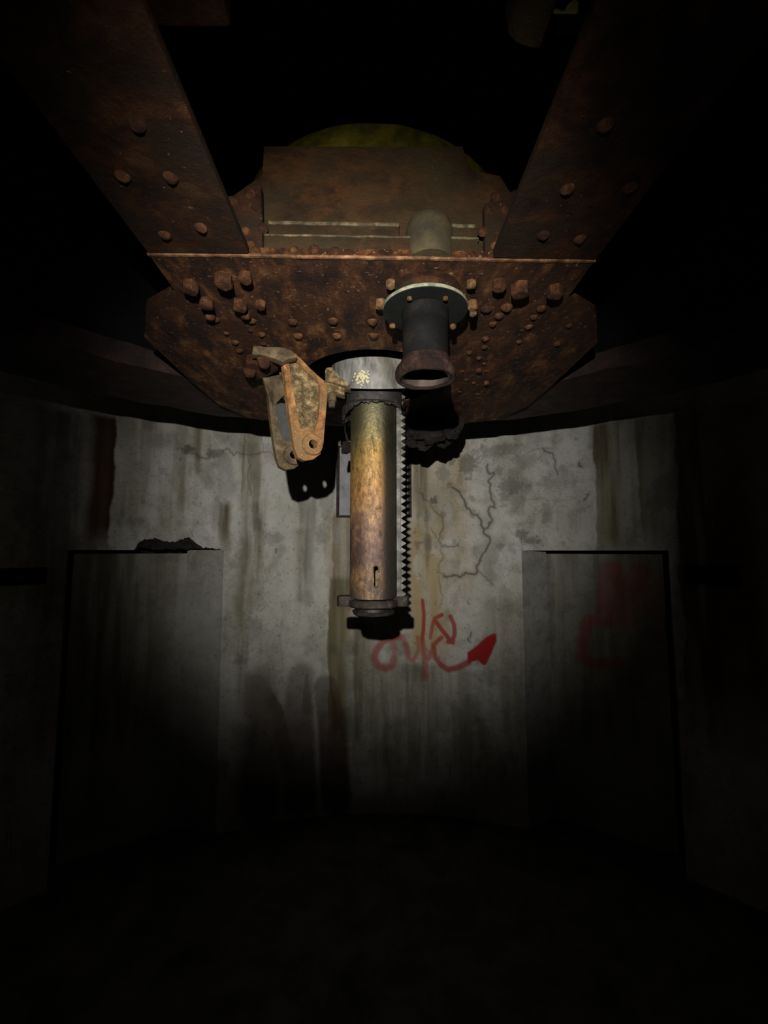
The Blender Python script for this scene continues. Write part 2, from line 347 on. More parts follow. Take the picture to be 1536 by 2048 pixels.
def wall_wear(W):
    common_wear(W)
    # iron and olive run-off; near-black brown band at far left
    W.run('brown', 212, 835, 1105, 20, 14, .97, 'r', .06); W.run('brown', 175, 835, 1500, 60, 30, .55, 'r', .4)
    W.run('olive', 300, 835, 1090, 40, 60, .45, 'x', .6)
    W.run('olive', 368, 850, 1050, 8, 8, .6, 'x'); W.run('olive', 400, 850, 960, 12, 8, .6, 'x', .9)
    W.run('olive', 506, 868, 1420, 16, 20, .5, 'x', .9); W.run('brown', 508, 1010, 1130, 8, 12, .35, 'x', .9)
    W.run('olive', 455, 1010, 1110, 10, 8, .7, 'x', .6); W.run('brown', 450, 1020, 1080, 5, 5, .35, 'x', .6)
    W.run('olive', 490, 860, 1010, 4, 4, .7, 'l', .8); W.run('olive', 415, 850, 980, 3, 3, .7, 'l', .8)
    W.run('brown', 607, 990, 1075, 7, 10, .35, 'l', .4); W.run('grime', 620, 1000, 1180, 10, 8, .35, 'l', .5)
    W.run('warm', 684, 1035, 1300, 22, 20, .7, 'x', .3); W.run('grime', 684, 1035, 1220, 16, 20, .45, 'l', .5)
    W.run('olive', 664, 1160, 1500, 6, 30, .85, 'l', .3); W.run('olive', 722, 1250, 1500, 12, 22, .75, 'x', .5)
    W.run('olive', 600, 1060, 1250, 10, 14, .4, 'x', .6)
    W.run('warm', 845, 880, 1330, 25, 46, .9, 'x', .4); W.run('brown', 832, 890, 1020, 10, 18, .38, 'x', .6)
    W.run('olive', 850, 900, 1150, 12, 6, .5, 'x', .7); W.run('warm', 905, 880, 1200, 20, 40, .6, 'x', .5)
    W.run('olive', 1192, 850, 1115, 4, 38, .92, 'l', .25); W.run('brown', 1202, 850, 960, 12, 14, .45, 'x', .3)
    W.run('olive', 1285, 840, 1100, 10, 26, .7, 'l', .4); W.run('olive', 1240, 840, 1090, 8, 22, .5, 'x', .5)
    W.run('brown', 1260, 830, 930, 24, 60, .45, 'x', .4); W.run('olive', 1352, 820, 1400, 6, 120, .9, 'l', .3)
    W.run('brown', 1370, 830, 1500, 20, 140, .55, 'x', .4)
    W.run('olive', 1010, 1200, 1500, 30, 30, .4, 'x', .5); W.run('olive', 800, 1330, 1560, 60, 80, .6, 'x', .5); W.run('olive', 900, 1340, 1560, 40, 60, .5, 'x', .5)
    # dirt blots
    for u, v, rx, ry, a in ((935, 930, 22, 26, .6), (1022, 972, 30, 22, .55), (868, 1002, 12, 9, .75), (888, 945, 16, 20, .45), (1050, 920, 30, 14, .35),
                            (1005, 900, 60, 14, .4), (640, 1070, 14, 18, .35), (548, 1078, 22, 16, .35), (430, 905, 22, 10, .55), (377, 900, 12, 9, .7),
                            (1042, 1068, 16, 12, .6), (1060, 1080, 22, 8, .5), (1120, 960, 40, 20, .25), (855, 1028, 8, 12, .5), (884, 1030, 8, 10, .5), (1094, 1030, 10, 30, .3), (880, 1010, 40, 60, .25)):
        W.blot('grime', u, v, rx, ry, a)
    r_ = random.Random(3)
    for _ in range(46): W.blot('grime', r_.uniform(828, 1010), r_.uniform(890, 1120), r_.uniform(3, 12), r_.uniform(3, 14), r_.uniform(.2, .5))
    for _ in range(30): W.blot('lime', r_.uniform(830, 1080), r_.uniform(890, 1180), r_.uniform(8, 30), r_.uniform(8, 34), r_.uniform(.3, .6))
    for _ in range(26): W.blot('lime', r_.uniform(500, 680), r_.uniform(880, 1280), r_.uniform(8, 34), r_.uniform(14, 70), r_.uniform(.3, .6))
    # cracks
    for i, (P, w, a) in enumerate((
        ([(905, 975), (920, 985), (930, 1010), (948, 1030), (962, 1050), (975, 1072), (972, 1100), (960, 1118), (955, 1140), (932, 1145), (905, 1150), (888, 1152)], 6, .8),
        ([(975, 930), (985, 945), (978, 965), (982, 990), (990, 1015), (978, 1030), (980, 1048), (968, 1058)], 6, .75),
        ([(955, 1140), (972, 1155), (985, 1170)], 4, .6), ([(840, 985), (862, 1010), (880, 1030), (885, 1060), (882, 1092), (902, 1094), (916, 1088)], 4, .65),
        ([(880, 1092), (885, 1120), (878, 1140), (890, 1150)], 3, .5), ([(862, 1055), (880, 1088)], 3, .5), ([(1085, 895), (1105, 905), (1116, 950)], 4, .7),
        ([(930, 920), (960, 925), (990, 905), (1040, 915), (1085, 895), (1110, 896)], 3, .45), ([(990, 1000), (1080, 996), (1130, 1000)], 2, .3),
        ([(355, 897), (390, 906), (420, 914), (440, 908), (458, 898), (470, 908), (500, 910), (528, 905), (556, 917)], 4, .6),
        ([(520, 868), (522, 880), (528, 905)], 2, .5), ([(490, 870), (495, 900), (494, 960), (502, 990)], 2, .5), ([(880, 1150), (885, 1190), (880, 1215)], 3, .4),
        ([(1158, 925), (1163, 934)], 4, .8), ([(942, 1265), (941, 1285)], 3, .8), ([(1172, 990), (1168, 1000)], 3, .7), ([(936, 1200), (940, 1210)], 2, .6), ([(550, 1098), (551, 1104)], 3, .8))):
        W.stroke('grime', crackline(P, seed=i), w*.8, None, a, None, w*.7, .2); W.stroke('grime', crackline(P, seed=i), w*2.2, None, a*.35, None, w*2, .5)
    # brown finger-shaped strokes low on the wall
    W.stroke('brown', [(516, 1372), (530, 1450), (520, 1600)], 56, 90, .66, .8, 36, .3)
    W.stroke('brown', [(534, 1380), (556, 1430), (574, 1520)], 20, 40, .7, .85, 12, .2)
    W.stroke('brown', [(602, 1352), (596, 1420), (600, 1600)], 50, 70, .52, .85, 18, .25); W.stroke('brown', [(614, 1350), (612, 1420)], 16, 30, .72, .8, 18, .2)
    W.stroke('brown', [(650, 1376), (662, 1440), (672, 1600)], 48, 60, .60, .9, 14, .2); W.stroke('brown', [(664, 1380), (674, 1450)], 14, 30, .8, .85, 18, .2)
    # red spray lettering
    G = lambda P: [(720+x/5.12, 1180+y/5.12) for x, y in P]
    W.stroke('red', G([(640, 105), (655, 250), (650, 400), (636, 500)]), 6.5, 8, .85, .8, 3); W.stroke('red', G([(636, 500), (655, 650), (668, 760), (670, 890)]), 10, 14, .7, .45, 6)
    W.stroke('red', G([(420, 480), (320, 490), (240, 520), (175, 600), (150, 690), (185, 780), (270, 805), (330, 770), (352, 690)]), 13, 14, .72, .55, 7)
    W.stroke('red', G([(330, 500), (350, 600), (350, 690)]), 14, 10, .55, .4, 7); W.stroke('red', G([(440, 480), (475, 580), (500, 700), (545, 720), (600, 620), (590, 480)]), 11, 7, .5, .5, 6)
    W.stroke('red', G([(838, 255), (765, 290), (738, 380), (720, 490)]), 8, 7, .85, .6, 3); W.stroke('red', G([(770, 315), (840, 410), (905, 490), (945, 535)]), 8, 9, .8, .85, 3)
    W.stroke('red', G([(925, 270), (962, 350), (970, 440), (950, 520), (905, 530)]), 8, 9, .8, .85, 3); W.stroke('red', G([(835, 485), (770, 545), (735, 630), (690, 710)]), 8, 11, .8, .55, 5)
    W.stroke('red', G([(750, 560), (770, 690), (830, 770), (900, 815), (1000, 795), (1110, 740)]), 9, 12, .75, .8, 6); W.stroke('red', G([(690, 620), (640, 560), (590, 560)]), 7, 7, .5, .4, 5)
    W.fill('red', G([(1350, 450), (1395, 445), (1400, 520), (1350, 640), (1290, 770), (1245, 760), (1210, 720), (1150, 735), (1100, 770), (1100, 640), (1200, 565), (1280, 490)]), .97, 4)

# ------------------------------------------------------------------ the pit wall (with real openings)
OPEN = [ (135, 448, 1100, 2400, 'recess'), (1043, 1337, 1101, 2400, 'recess'), (675, 821, 893, 1033, 'niche'), (-40, 94, 1136, 1171, 'pocket'), (1370, 1480, 1130, 1170, 'pocket') ]
def openbox(u0, u1, v0, v1):
    um = (u0+u1)/2; vm = min((v0+v1)/2, 1200)
    s0 = chart(on_wall(u0, max(v0, 1100) if v1 > 2000 else vm))[0]; s1 = chart(on_wall(u1, max(v0, 1100) if v1 > 2000 else vm))[0]
    zt = chart(on_wall(um, v0))[1]; zb = -EYE if v1 > 2000 else chart(on_wall(um, v1))[1]
    return s0, s1, zb, zt
BX = [openbox(*o[:4]) for o in OPEN]
def gridlines(fixed, fine, step, lo, hi, coarse):
    a = [x for x in np.arange(lo, hi, coarse) if x < fine[0] or x > fine[1]]+list(np.arange(fine[0], fine[1], step))+[hi]
    a = np.array(sorted(a))
    for f in fixed:
        i = np.argmin(abs(a-f)); a[i] = f
    return np.unique(a)
SS = gridlines([b for x in BX for b in x[:2]], (-3.05, 3.05), .0062, -math.pi/2*PR, math.pi/2*PR, .1)
ZZ = gridlines([b for x in BX for b in x[2:]], (-2.0, 1.22), .0066, -EYE, 2.4, .1)
def spall(s):                               # broken edge above the left doorway
    pts = [(240, 1102), (268, 1100), (280, 1082), (292, 1078), (310, 1077), (330, 1083), (352, 1083), (366, 1078), (378, 1075), (390, 1085), (405, 1094), (440, 1098)]
    q = [chart(on_wall(u, v)) for u, v in pts]
    return np.interp(s, [a for a, _ in q], [b for _, b in q], left=-9, right=-9)
def build_wall():
    S, Z = np.meshgrid(SS, ZZ); s = S.ravel(); z = Z.ravel(); ns, nz = len(SS), len(ZZ)
    W = Wear(s, z, on_wall); wall_wear(W)
    r = PR+(fbm(s*3, z*3, 41)-.5)*.02+(W.fine-.5)*.006*0+W.grime*.004
    ph = s/PR; co_ = np.stack([r*np.sin(ph), PC+r*np.cos(ph), z], 1)
    sc = (SS[:-1]+SS[1:])/2; zc = (ZZ[:-1]+ZZ[1:])/2; A, B = np.meshgrid(sc, zc); keep = np.ones(A.shape, bool)
    for s0, s1, zb, zt in BX: keep &= ~((A > s0) & (A < s1) & (B > zb) & (B < zt))
    sp = spall(A)+ (fbm(A*60, B*0, 8)-.5)*.02; keep &= ~((B > BX[0][3]-.001) & (B < sp))
    i, j = np.nonzero(keep); a = i*ns+j; quads = np.stack([a, a+ns, a+ns+1, a+1], 1)[:, ::-1]
    used = np.zeros(len(co_), bool); used[quads.ravel()] = True; idx = np.cumsum(used)-1
    co_ = co_[used]; quads = idx[quads]
    for n in ('grime', 'brown', 'olive', 'red', 'warm', 'lime'): setattr(W, n, getattr(W, n)[used])
    me = bpy.data.meshes.new('wall_back'); n = len(quads)
    me.vertices.add(len(co_)); me.vertices.foreach_set('co', co_.astype(np.float32).ravel())
    me.loops.add(n*4); me.loops.foreach_set('vertex_index', quads.astype(np.int32).ravel())
    me.polygons.add(n); me.polygons.foreach_set('loop_start', np.arange(0, n*4, 4, dtype=np.int32))
    me.update(calc_edges=True); me.shade_smooth(); W.store(me); me.materials.append(m_wall)
    return place('wall_back', me, None, None, (0, 0, 0))
wall = tag(build_wall(), kind='structure')

def gridpatch(name, P00, P10, P01, P11, nu, nv, parent, conv, painter, bumpy=.008):
    a, b = np.meshgrid(np.linspace(0, 1, nu), np.linspace(0, 1, nv)); a = a.ravel()[:, None]; b = b.ravel()[:, None]
    P = (np.array(P00)*(1-a)+np.array(P10)*a)*(1-b)+(np.array(P01)*(1-a)+np.array(P11)*a)*b
    s = np.arctan2(P[:, 0], P[:, 1]-PC)*PR; z = P[:, 2]
    W = Wear(s, z, conv); painter(W)
    P[:, 1] += (fbm(s*4, z*4, 50)-.5)*bumpy
    me = bpy.data.meshes.new(name); i, j = np.meshgrid(np.arange(nv-1), np.arange(nu-1), indexing='ij'); k = (i*nu+j).ravel()
    me.from_pydata(P.tolist(), [], np.stack([k, k+1, k+nu+1, k+nu], 1).tolist()); me.shade_smooth(); W.store(me); me.materials.append(m_wall)
    return place(name, me, None, parent, (0, 0, 0))
def blank(W): common_wear(W); W.grime = np.maximum(W.grime, .27+.22*(fbm(W.s*2, W.z*.8, 12)-.5))
def left_panel(W):
    blank(W)
    W.run('grime', 410, 1095, 1800, 38, 36, .40, 'x', .3); W.run('olive', 260, 1100, 1500, 90, 60, .6, 'x', .5); W.run('olive', 200, 1100, 1500, 40, 40, .6, 'x', .5)
    W.run('lime', 364, 1100, 1300, 4, 8, .4, 'x', .5); W.run('brown', 170, 1100, 1700, 20, 50, .4, 'x', .4)
def right_panel(W):
    blank(W)
    W.run('grime', 1080, 1098, 1800, 40, 22, .5, 'r', .3); W.run('lime', 1112, 1105, 1235, 4, 6, .6, 'x', .3); W.run('olive', 1180, 1100, 1500, 60, 90, .55, 'x', .5)
    G = lambda P: [(860+x/2.272, 1060+y/2.272) for x, y in P]
    for P, w_, a in (([(825, 180), (810, 290), (800, 400)], 34, .42), ([(950, 190), (900, 290), (890, 400)], 36, .38), ([(830, 410), (720, 410), (695, 500), (690, 570), (730, 610), (850, 600)], 20, .46),
                     ([(1065, 240), (1010, 290), (1010, 370), (1060, 400), (1060, 490)], 28, .32), ([(900, 660), (1000, 610), (1080, 620)], 24, .28)):
        W.stroke('red', G(P), w_, None, a, None, 12, .3)
def recess(box_, painter, sign, inner_u, u_in, u_out):
    s0, s1, zb, zt = box_
    si, so = (s1, s0) if sign < 0 else (s0, s1)
    def wp(s, z, d=0): r = PR+d; return Vector((r*math.sin(s/PR), PC+r*math.cos(s/PR), z))
    A, B = wp(si, zt), wp(so, zt)
    out = Vector((A.y-B.y, B.x-A.x, 0)).normalized()
    if out.y < 0: out = -out
    D = .30
    Bp = wp(so, zt)+out*D; dirn = (A-B).normalized()
    r = sight(inner_u, 1110); q = Bp; n = out
    Ap = r*(q.dot(n)/r.dot(n)); Ap.z = zt
    pl = lambda u, v: on_plane(u, v, q, n)
    Bg = B+out*D+(A-B).normalized()*.035            # the infill stops short of the outer jamb
    top = zt-.034
    Z_ = lambda p, z: (p.x, p.y, z)
    e0, e1 = (Bg, Ap)
    gridpatch('recess_panel', Z_(e0, zb), Z_(e1, zb), Z_(e0, top), Z_(e1, top), 210, 360, wall, pl, painter)
    # infill has thickness; deep slot behind it, jambs, soffit
    gridpatch('recess_jamb', Z_(Ap, zb), Z_(A, zb), Z_(Ap, zt), Z_(A, zt), 60, 300, wall, on_wall, blank)
    bm = bmesh.new()
    def quad(*p): bm.faces.new([bm.verts.new(Vector(x)) for x in p])
    deep = out*.40; Ad, Bd = Ap+deep, B+out*D+deep; up = zt+.14
    quad(Z_(e0, top), Z_(e1, top), Z_(e1+deep, top), Z_(e0+deep, top)); quad(Z_(e0, zb), Z_(e0, top), Z_(e0+deep, top), Z_(e0+deep, zb))
    quad(Z_(B, zb), Z_(B, up), Z_(Bd, up), Z_(Bd, zb)); quad(Z_(Ad, zb), Z_(Ad, up), Z_(Bd, up), Z_(Bd, zb))
    k = 12
    for i in range(k):                               # soffit, following the curve of the wall and the broken edge
        sa, sb = si+(so-si)*i/k, si+(so-si)*(i+1)/k
        ta, tb = (Ad.lerp(Bd, i/k), Ad.lerp(Bd, (i+1)/k))
        h = zt if sign > 0 else up
        quad(Z_(wp(sa, 0), h), Z_(wp(sb, 0), h), Z_(tb, h), Z_(ta, h))
        if sign < 0: quad(Z_(wp(sa, 0, .05), zt+.03*random.random()), Z_(wp(sb, 0, .05), zt+.03*random.random()), Z_(wp(sb, 0, .11), up), Z_(wp(sa, 0, .11), up))
    quad(Z_(A, zt), Z_(A, up), Z_(Ad, up), Z_(Ad, zt))
    obj('recess_lining', bm, m_broken, wall, smooth=False)
recess(BX[0], left_panel, -1, 374, 448, 135)
recess(BX[1], right_panel, 1, 1092, 1043, 1337)
def hollow(name, b, depth, mat, back=None):
    s0, s1, zb, zt = b; bm = bmesh.new(); k = 4
    def wp(s, z, d): return bm.verts.new(Vector(((PR+d)*math.sin(s/PR), PC+(PR+d)*math.cos(s/PR), z)))
    loop = [(s0+(s1-s0)*i/k, zb) for i in range(k+1)]+[(s1-(s1-s0)*i/k, zt) for i in range(k+1)]
    f = [wp(s, z, -.002) for s, z in loop]; g = [wp(s, z, depth) for s, z in loop]
    for i in range(len(loop)): j = (i+1) % len(loop); bm.faces.new((f[i], f[j], g[j], g[i]))
    bm.faces.new(g); return obj(name, bm, mat, wall, smooth=False)
m_nich = rust('niche_plaster', [(.25, .25, .25), (.36, .36, .37), (.42, .42, .44), (.48, .48, .50)], 6, .8, .2, spec=.15)
m_frame = rust('niche_frame', [(.014, .010, .006), (.03, .021, .012), (.05, .036, .02), (.09, .065, .04)], 20, .7, .3)
hollow('wall_niche', BX[2], .09, m_nich)
hollow('beam_pocket', BX[3], .45, m_unlit); hollow('beam_pocket', BX[4], .45, m_unlit)  # pocket insides coloured near-black as deep shade
s0, s1, zb, zt = BX[2]; bm = bmesh.new()              # thin brown border around the niche
def wpt(s, z, d): return Vector(((PR+d)*math.sin(s/PR), PC+(PR+d)*math.cos(s/PR), z))
for (a, b_, c, d) in ((s0-.012, s0+.016, zb-.012, zt), (s1-.02, s1+.012, zb-.012, zt), (s0-.012, s1+.012, zb-.014, zb+.01)):
    p, q = wpt(a, c, -.012), wpt(b_, d, .03); prism(bm, [wpt(a, c, -.012), wpt(b_, c, -.012), wpt(b_, d, -.012), wpt(a, d, -.012)], (0, .05, 0), .003)
obj('niche_border', bm, m_frame, wall)
bm = bmesh.new()
lathe(bm, (0, PC, 0), [(PR, -EYE), (PR, 2.4), (PR+.3, 2.4), (PR+.3, -EYE)], 64, True, None, math.pi, 2*math.pi)
tag(obj('wall_front', bm, m_floor), kind='structure')
bm = bmesh.new(); lathe(bm, (0, PC, -EYE-.2), [(.0001, 0), (PR+1.2, 0), (PR+1.2, .2), (.0001, .2)], 96); tag(obj('floor', bm, m_floor), kind='structure')
bm = bmesh.new(); lathe(bm, (0, PC, 2.4), [(.0001, 0), (PR+.4, 0), (PR+.4, .2), (.0001, .2)], 96); tag(obj('ceiling', bm, m_unlit), kind='structure')

# ------------------------------------------------------------------ turret underframe
ZP = .85                                    # underside of the bottom plate
frame = thing('turret_underside', (0, 1.22, ZP), 'riveted rust-brown steel turret underframe hanging over the pit', 'turret frame')
half = [(.65, 1.222), (.655, 1.40), (.80, 1.50), (.92, 1.72), (.925, 2.2), (.91, 2.55), (.80, 2.80), (.45, 2.92)]
out = [Vector((x, y, ZP)) for x, y in half]+[Vector((-x, y, ZP)) for x, y in reversed(half)]
bm = bmesh.new(); prism(bm, out, (0, 0, .03))
pl = obj('bottom_plate', bm, m_plate, frame, smooth=False)
bm = bmesh.new(); lathe(bm, (0, 2.15, ZP-.1), [(.0001, 0), (.345, 0), (.345, .3), (.0001, .3)], 96); cut(pl, bm)
bm = bmesh.new(); box(bm, (-.655, 1.214, ZP-.002), (.655, 1.224, ZP+.006), .002, 60); roughen(bm, .0022, 14, 4)  # front edge strip, brighter than the plate
e = obj('plate_edge', bm, m_edge, frame); e['label'] = 'bright orange front edge'
for s in (-1, 1):
    bm = bmesh.new()
    x0, x1 = (.347, .652) if s > 0 else (-.65, -.362)
    box(bm, (x0, -.6, ZP), (x1, 1.21, ZP+.026), .004, 0)
    obj('girder_flange', bm, m_girder, frame)
    bm = bmesh.new(); box(bm, (s*.5-.012, -.6, ZP+.026), (s*.5+.012, 1.25, ZP+.33), .003); obj('girder_web', bm, m_girder, frame)
YW = 1.265
web = [(462, 520), (466, 392), (525, 350), (528, 293), (925, 293), (938, 340), (1000, 352), (1030, 400), (1030, 520)]
bm = bmesh.new(); prism(bm, [on_y(u, v, YW) for u, v in web], (0, .025, 0)); obj('cross_web', bm, m_web, frame, smooth=False)
zA = on_y(700, 450, 1.25).z; zB = on_y(700, 475, 1.235).z
bm = bmesh.new(); box(bm, (-.315, 1.240, zB), (.075, YW, zA), .004); box(bm, (.232, 1.240, zB), (.305, YW, zA), .004)
obj('angle_iron', bm, m_web, frame)
bm = bmesh.new(); box(bm, (-.315, 1.236, zA-.011), (.075, 1.25, zA), .003, 20); box(bm, (.232, 1.236, zA-.011), (.305, 1.25, zA), .003, 4); roughen(bm, .0015, 18, 6); obj('lit_angle_edge', bm, m_lit_ledge, frame)  # thin pale strip, a painted edge highlight
bm = bmesh.new(); box(bm, (-.325, 1.224, zB-.006), (.31, 1.235, zB), .002, 30); roughen(bm, .0012, 18, 6); obj('lit_angle_edge', bm, m_lit_ledge, frame)  # second painted highlight, along the lower ledge
bm = bmesh.new(); box(bm, (-.325, 1.228, ZP+.03), (.31, YW, zB), .005); obj('angle_iron', bm, m_web, frame)
for u0, u1, s in ((466, 528, -1), (968, 1026, 1)):
    a, b_ = on_y(u0, 395, 1.225), on_y(u1, 395, 1.225)
    bm = bmesh.new(); prism(bm, [(a.x, 1.222, ZP+.03), (b_.x, 1.222, ZP+.03), (b_.x+.01*s, 1.222, 1.08), (a.x, 1.222, 1.03)], (0, .03, 0), .003)
    obj('gusset', bm, m_girder, frame)
# sleeve in front of the web where the pipe rises
bm = bmesh.new(); lathe(bm, (.168, 1.262, ZP+.012), [(.0001, 0), (.072, 0), (.072, .10), (.066, .125), (.05, .142), (.02, .15), (.0001, .152)], 40)
obj('pipe_sleeve', bm, m_sleeve, frame)
# stub beam and girder stiffener high on the left
bm = bmesh.new(); a = on_y(322, 54, .76); b_ = on_y(464, 52, .76)
box(bm, (-.50, .56, a.z), (b_.x, .76, a.z+.22), .006, 3); roughen(bm, .006, 12, 3); o = obj('stub_beam', bm, m_girder, frame)
# far lip and crust hanging from the far edge
bm = bmesh.new(); box(bm, (.24, 2.74, .70), (.53, 2.92, .86), .03, 9); roughen(bm, .08, 7, 2); roughen(bm, .04, 17, 5); roughen(bm, .016, 40, 3); obj('scale_crust', bm, m_crust, frame)
bm = bmesh.new(); box(bm, (-.205, 2.78, .625), (-.15, 2.84, .69), .012, 4); box(bm, (-.185, 2.79, .66), (-.17, 2.81, .87), .003, 4); roughen(bm, .018, 14, 8); roughen(bm, .006, 40, 5); obj('scale_lump', bm, m_crust, frame)

def rivet_mesh(seed, hexa=False):
    bm = bmesh.new()
    if not hexa:
        lathe(bm, (0, 0, 0), [(.0001, -.62), (.35, -.58), (.66, -.42), (.88, -.18), (.95, .05), (.95, .2), (.0001, .2)], 14)
        roughen(bm, .14, 1.7, seed)
    else:
        lathe(bm, (0, 0, 0), [(.0001, -1.0), (.84, -1.0), (1.0, -.90), (1.0, .2), (.0001, .2)], 6)
        roughen(bm, .08, 2, seed)
    bmesh.ops.recalc_face_normals(bm, faces=bm.faces)
    me = bpy.data.meshes.new('bolt' if hexa else 'rivet'); bm.to_mesh(me); bm.free(); me.shade_smooth(); me.set_sharp_from_angle(angle=math.radians(40)); return me
RV = [rivet_mesh(i) for i in range(4)]; BT = [rivet_mesh(i+9, True) for i in range(3)]; PB = [m.copy() for m in BT]
for m_ in RV: m_.materials.append(m_rivet)
for m_ in BT: m_.materials.append(m_rivet)
for m_ in PB: m_.materials.append(m_bolt)
def stud(kind, p, r, parent=frame, face='z', h=1):
    me = random.choice({'rivet': RV, 'bolt': BT, 'pale': PB}[kind])
    o = place('rivet' if kind == 'rivet' else 'bolt', me, None, parent, p); o.scale = (r, r, r*h)
    o.rotation_euler = (0 if face == 'z' else -math.pi/2, 0, 0)
    if face == 'z': o.rotation_euler.z = random.uniform(0, 3)
    return o
for u, v, r in ((585, 643, .022), (596, 671, .022), (666, 641, .022), (674, 671, .022), (745, 643, .022), (748, 671, .022), (503, 641, .018), (523, 668, .017), (453, 666, .013), (470, 684, .018),
                (479, 700, .018), (527, 686, .014), (500, 660, .012), (431, 638, .018), (972, 617, .022), (1014, 614, .024), (998, 631, .02), (986, 648, .017), (970, 677, .018), (969, 694, .016), (1082, 616, .02), (1067, 634, .016), (1058, 653, .016),
                (1138, 651, .016), (1114, 687, .017), (1038, 683, .014), (932, 759, .013), (919, 783, .012), (957, 788, .016), (948, 765, .014), (939, 704, .016), (958, 716, .014), (972, 742, .012), (1120, 576, .016), (925, 742, .010), (968, 727, .012)):
    stud('rivet', on_z(u, v, ZP), r)
for u, v, r in ((448, 552, .028), (491, 548, .021), (381, 566, .026), (480, 604, .024), (521, 604, .018), (492, 626, .017), (414, 600, .024), (420, 627, .018), (998, 563, .022), (1040, 570, .030), (1110, 575, .026), (973, 763, .014), (958, 738, .014)):
    stud('bolt', on_z(u, v, ZP), r, h=1.25)
for u, v in ((402, 455), (342, 355), (245, 352), (1087, 470), (1135, 378), (1160, 478), (1210, 250), (1260, 375), (275, 250), (330, 470)):
    stud('rivet', on_z(u, v, ZP), .018)
for u, v in ((500, 388), (513, 414), (464, 402), (492, 463), (500, 487), (526, 456), (512, 503), (991, 394), (965, 463), (998, 472), (991, 490), (1012, 420), (977, 423)):
    p = on_y(u, v, 1.221); stud('rivet', p, .016, face='y')
for u, v in ((591, 504), (629, 501), (671, 504)):
    stud('rivet', on_y(u, v, 1.228), .018, face='y')

# ------------------------------------------------------------------ outer roller ring
ring = thing('turret_ring', (0, PC, .885), 'dark rusty steel ring around the turret plate, above the concrete wall', 'ring')
bm = bmesh.new(); lathe(bm, (0, PC, .885), [(1.72, 0), (1.76, -.004), (2.24, -.004), (2.30, 0), (2.30, .10), (1.72, .10)], 220); roughen(bm, .012, 6, 3); obj('ring_plate', bm, m_ring, ring)
bm = bmesh.new(); lathe(bm, (0, PC, 0), [(1.86, .985), (1.90, .985), (1.90, 2.38), (1.86, 2.38)], 128); obj('dark_baffle', bm, m_unlit, ring)  # added dark barrier, hides the lit wall above the ring

# ------------------------------------------------------------------ drum seen through the opening above
md = thing('upper_drum', (0, 2.35, 1.2), 'mossy yellow-green curved drum glimpsed above the cross web', 'drum')
bm = bmesh.new(); lathe(bm, (0, 2.35, 0), [(.70, 1.15), (.70, 1.73), (.69, 1.745), (.66, 1.745), (.66, 1.15)], 100, True, None, math.pi*1.04, math.pi*1.96); roughen(bm, .006, 9, 2); obj('drum_shell', bm, m_moss, md)

# ------------------------------------------------------------------ hook bracket top right
hk = thing('hook_bracket', (.26, .7, .9), 'rusty rounded hook lug with yellow paint at the top right girder', 'bracket')
hy = .72
hp = [(1012, -60), (1010, 30), (1016, 70), (1032, 88), (1058, 97), (1080, 99), (1087, 86), (1080, 60), (1096, -60)]
bm = bmesh.new(); prism(bm, [on_y(u, v, hy) for u, v in hp], (0, -.07, 0), .006); obj('hook_plate', bm, m_web, hk)
a, b_ = on_y(1082, 74, hy+.03), on_y(1172, 50, hy+.03); bm = bmesh.new(); box(bm, (a.x-.01, hy+.012, a.z), (b_.x+.10, hy+.03, b_.z), .004); obj('hook_bar', bm, m_girder, hk)
bm = bmesh.new(); pp = [(1094, 50), (1096, 36), (1108, 32), (1122, 38), (1130, 24), (1142, 14), (1152, 20), (1150, 40), (1146, 52)]
prism(bm, [on_y(u, v, hy+.036) for u, v in pp], (0, -.014, 0), .004); k = obj('paint_block', bm, m_yellow, hk); k['label'] = 'flaking yellow painted block'

# ------------------------------------------------------------------ guide drum around the column
D = 2.2; RD = .215
gd = thing('guide_drum', (0, D, .75), 'worn grey steel drum with cream paint spatter, in the round hole above the column', 'drum')
zf = on_y(750, 778, D-RD).z; zs = on_y(672, 770, D).z
bm = bmesh.new(); lathe(bm, (0, D, 0), [(RD, 0), (RD, 1.25), (RD-.05, 1.25), (RD-.05, 0)], 96)
for v in bm.verts:
    if v.co.z < .5: v.co.z = zs+(zf-zs)*(D-v.co.y)/RD
    v.co.z = v.co.z
obj('drum_shell', bm, m_drum, gd)
# split clamp lugs on the left of the drum
yl = 2.0
bm = bmesh.new(); prism(bm, [on_y(u, v, yl) for u, v in ((650, 741), (652, 735), (664, 734), (678, 752), (700, 768), (700, 773), (678, 768), (650, 762))], (0, .09, 0), .004); obj('clamp_lug', bm, m_panel, gd)
bm = bmesh.new(); lathe(bm, (0, D, 0), [(RD-.052, zs+.03), (RD-.052, zs-.012), (.1, zs-.012), (.1, zs+.03)], 64); obj('end_plate', bm, m_grease, gd)

